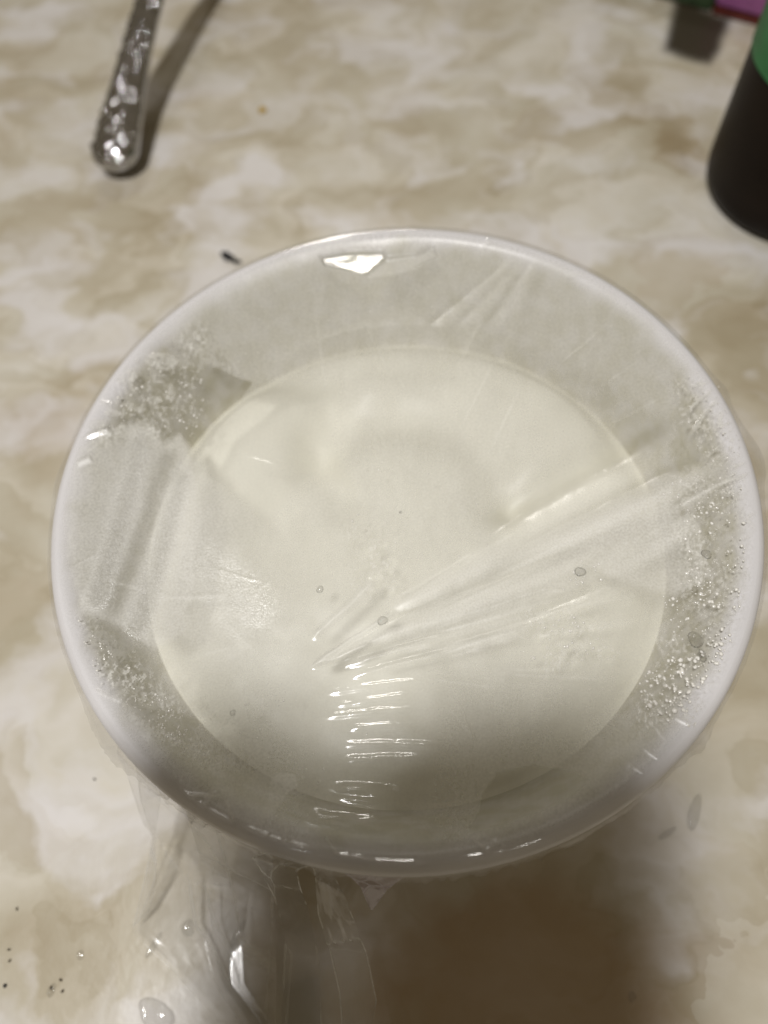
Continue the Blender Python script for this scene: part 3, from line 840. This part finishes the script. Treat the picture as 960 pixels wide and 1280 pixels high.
tan = np.gradient(cl, axis=0); tan /= np.linalg.norm(tan, axis=1)[:, None]
side = np.cross(tan, [0, 0, 1.0]); side /= np.linalg.norm(side, axis=1)[:, None]
up = np.cross(side, tan)
emb = np.zeros((n, ms))
PH, AR = np.meshgrid(ph, arc)
g = np.random.default_rng(5)
for k in range(150):
    a0 = .001 + .13 * g.random() ** 1.5; p0 = g.uniform(.15, math.pi - .15)
    wv = np.interp(a0, arc, wid)
    dd = np.hypot((AR - a0), (PH - p0) * wv)
    emb += 0.0007 * np.clip(1 - (dd / g.uniform(.0009, .0019)) ** 2, 0, 1)
emb += 0.00015 * (fbm(AR * 500, PH * 4, 2) - .5)
V = cl[:, None] + side[:, None] * (np.cos(PH) * (wid[:, None] + emb))[..., None] + up[:, None] * (np.sin(PH) * (thk[:, None] + emb))[..., None]
V[..., 2] = np.maximum(V[..., 2], 0.0006)
me = grid_mesh('handle', V.transpose(1, 0, 2).reshape(-1, 3)[:], ms, n, True)
link('handle', me, M_STEEL, spoon)
# the spoon's own bowl, lying face down beyond the frame
e = cl[-1]
nr_, na_ = 14, 40
uu, aa = np.meshgrid(np.linspace(0.001, 1, nr_), np.linspace(0, 2 * np.pi, na_, endpoint=False))
sx, sy = .022 * uu * np.cos(aa), .034 * uu * np.sin(aa)
top_z = e[2] + .002
zz = .001 + (top_z - .001) * np.sqrt(np.clip(1 - uu ** 2 * .999, 0, 1))
V = np.stack([e[0] + sx, e[1] + .026 + sy, zz], -1).reshape(-1, 3)
link('scoop', grid_mesh('scoop', V, na_, nr_, True), M_STEEL, spoon)

# ------------------------------------------------------------------ dark bottle with a green label
BC = np.array([0.1870, 0.2090])
bottle = empty('bottle', (BC[0], BC[1], 0))
tag(bottle, 'dark brown bottle with a green label standing at the right edge', 'bottle')
r0 = 0.0435
prof = [(0.0005, .003), (.028, .003), (.034, .0), (.038, .0006), (.0415, .003), (.0430, .0065), (r0, .011), (r0, .03), (r0, .063), (r0 - .0006, .066), (r0 - .0006, .15), (r0, .155), (.040, .172), (.030, .19), (.018, .205), (.014, .22), (.0137, .235)]
me = lathe('body', prof, 96)
b_ = link('body', me, M_DARK); b_.location = (BC[0], BC[1], 0); b_.parent = bottle; b_.matrix_parent_inverse = Matrix.Translation((-BC[0], -BC[1], 0))
na_, nr_ = 96, 20
thl = np.linspace(0, 2 * np.pi, na_, endpoint=False); zl = np.linspace(0.0665, .149, nr_)
AA, ZZ = np.meshgrid(thl, zl, indexing='ij')
V = np.stack([BC[0] + (r0 + .0006) * np.cos(AA), BC[1] + (r0 + .0006) * np.sin(AA), ZZ], -1).reshape(-1, 3)
lab = link('label', grid_mesh('label', V, na_, nr_, True), M_GREEN, bottle)
me = lathe('cap', [(.0005, .228), (.0155, .228), (.0160, .229), (.0160, .248), (.0150, .2505), (.0005, .2505)], 48)
c_ = link('cap', me, M_RED); c_.location = (BC[0], BC[1], 0); c_.parent = bottle; c_.matrix_parent_inverse = Matrix.Translation((-BC[0], -BC[1], 0))

# ------------------------------------------------------------------ package at the far right corner
pk = empty('package', tuple(P(900, -20, 0)))
tag(pk, 'magenta and green package with dark red edge behind the bottle', 'package')
a0, a1 = P(806, -6, 0), P(985, 42, 0)
ax = (a1 - a0); ln_ = np.linalg.norm(ax); ax /= ln_
bk = np.array([-ax[1], ax[0], 0])
def prism(name, s0, s1, d0, d1, z0, z1, mat, bev=.0015):
    bm = bmesh.new()
    bmesh.ops.create_cube(bm, size=1.0)
    for v in bm.verts:
        s_ = s0 if v.co.x < 0 else s1; dd = d0 if v.co.y < 0 else d1; zc = z0 if v.co.z < 0 else z1
        q = a0 + ax * s_ + bk * dd
        v.co = Vector((q[0], q[1], zc))
    bmesh.ops.bevel(bm, geom=bm.edges[:], offset=bev, segments=2, affect='EDGES')
    bmesh.ops.recalc_face_normals(bm, faces=bm.faces)
    me = bpy.data.meshes.new(name); bm.to_mesh(me); bm.free()
    return link(name, me, mat, pk, smooth=False)
prism('side_panel', -0.03, ln_ * .48 - .0005, 0.0, 0.10, 0.0, 0.03, M_DKGREEN)
prism('front_panel', ln_ * .48, ln_, 0.0, 0.10, 0.004, 0.031, M_MAGENTA)
prism('bottom_edge', ln_ * .48, ln_, -0.0012, 0.099, 0.0, 0.0038, M_RED, .0005)
# shadow painted on the table in front of it, thinning out at its edge
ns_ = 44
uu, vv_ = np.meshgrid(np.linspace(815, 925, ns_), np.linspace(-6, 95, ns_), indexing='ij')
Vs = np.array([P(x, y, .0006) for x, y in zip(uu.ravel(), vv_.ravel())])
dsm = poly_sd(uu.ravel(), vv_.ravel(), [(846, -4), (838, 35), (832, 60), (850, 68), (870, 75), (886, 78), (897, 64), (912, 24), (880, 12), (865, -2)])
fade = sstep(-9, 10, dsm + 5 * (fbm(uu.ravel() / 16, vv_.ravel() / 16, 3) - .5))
me = grid_mesh('painted_shadow', Vs, ns_, ns_); attr(me, 'fade', fade)
mt, nt, out = new_mat('shadow_paint')
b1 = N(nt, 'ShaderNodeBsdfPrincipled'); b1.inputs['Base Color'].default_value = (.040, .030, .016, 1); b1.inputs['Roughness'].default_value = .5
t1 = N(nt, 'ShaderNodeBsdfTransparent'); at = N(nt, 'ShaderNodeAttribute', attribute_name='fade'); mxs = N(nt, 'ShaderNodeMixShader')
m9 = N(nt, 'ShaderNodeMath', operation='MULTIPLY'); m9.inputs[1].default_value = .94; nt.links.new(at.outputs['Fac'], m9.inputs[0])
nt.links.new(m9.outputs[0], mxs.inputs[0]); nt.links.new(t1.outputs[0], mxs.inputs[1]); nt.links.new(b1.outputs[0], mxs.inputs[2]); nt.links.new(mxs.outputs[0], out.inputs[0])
tag(link('painted_shadow', me, mt), 'dark brown painted shadow on the table between the package and the bottle', 'smear')  # the smear is a painted shadow

# ------------------------------------------------------------------ the phone that takes the picture, out of view; its flap is added to widen the shade
phone = empty('phone', tuple(CAM))
tag(phone, 'black phone with an added shade flap, out of view above the front of the bowl', 'phone')
def slab(name, x0, x1, y0, y1, z0, z1, rad_, mat):
    bm = bmesh.new()
    bmesh.ops.create_cube(bm, size=1.0)
    for v in bm.verts:
        v.co = Vector((x0 if v.co.x < 0 else x1, y0 if v.co.y < 0 else y1, z0 if v.co.z < 0 else z1))
    bmesh.ops.bevel(bm, geom=[e for e in bm.edges if abs(e.verts[0].co.z - e.verts[1].co.z) > 1e-6], offset=rad_, segments=5, affect='EDGES')
    bmesh.ops.bevel(bm, geom=[e for e in bm.edges if abs(e.verts[0].co.z - e.verts[1].co.z) < 1e-6], offset=.001, segments=2, affect='EDGES')
    for v in bm.verts:
        q = CAM + CAMROT_M @ np.array(v.co)
        v.co = Vector(q)
    bmesh.ops.recalc_face_normals(bm, faces=bm.faces)
    me = bpy.data.meshes.new(name); bm.to_mesh(me); bm.free()
    return link(name, me, mat, phone, smooth=False)
slab('body', -0.062, 0.009, -0.135, 0.014, 0.0045, 0.0125, .010, M_BLACK)
slab('screen', -0.060, 0.007, -0.133, 0.012, 0.0127, 0.0133, .009, M_LENS)
slab('shade_flap', -0.106, -0.063, -0.135, 0.014, 0.0060, 0.0095, .008, M_BLACK)  # added flap, no such case known; widens the cast shadow
slab('lens', -0.006, 0.006, -0.006, 0.006, 0.0025, 0.0043, .004, M_LENS)
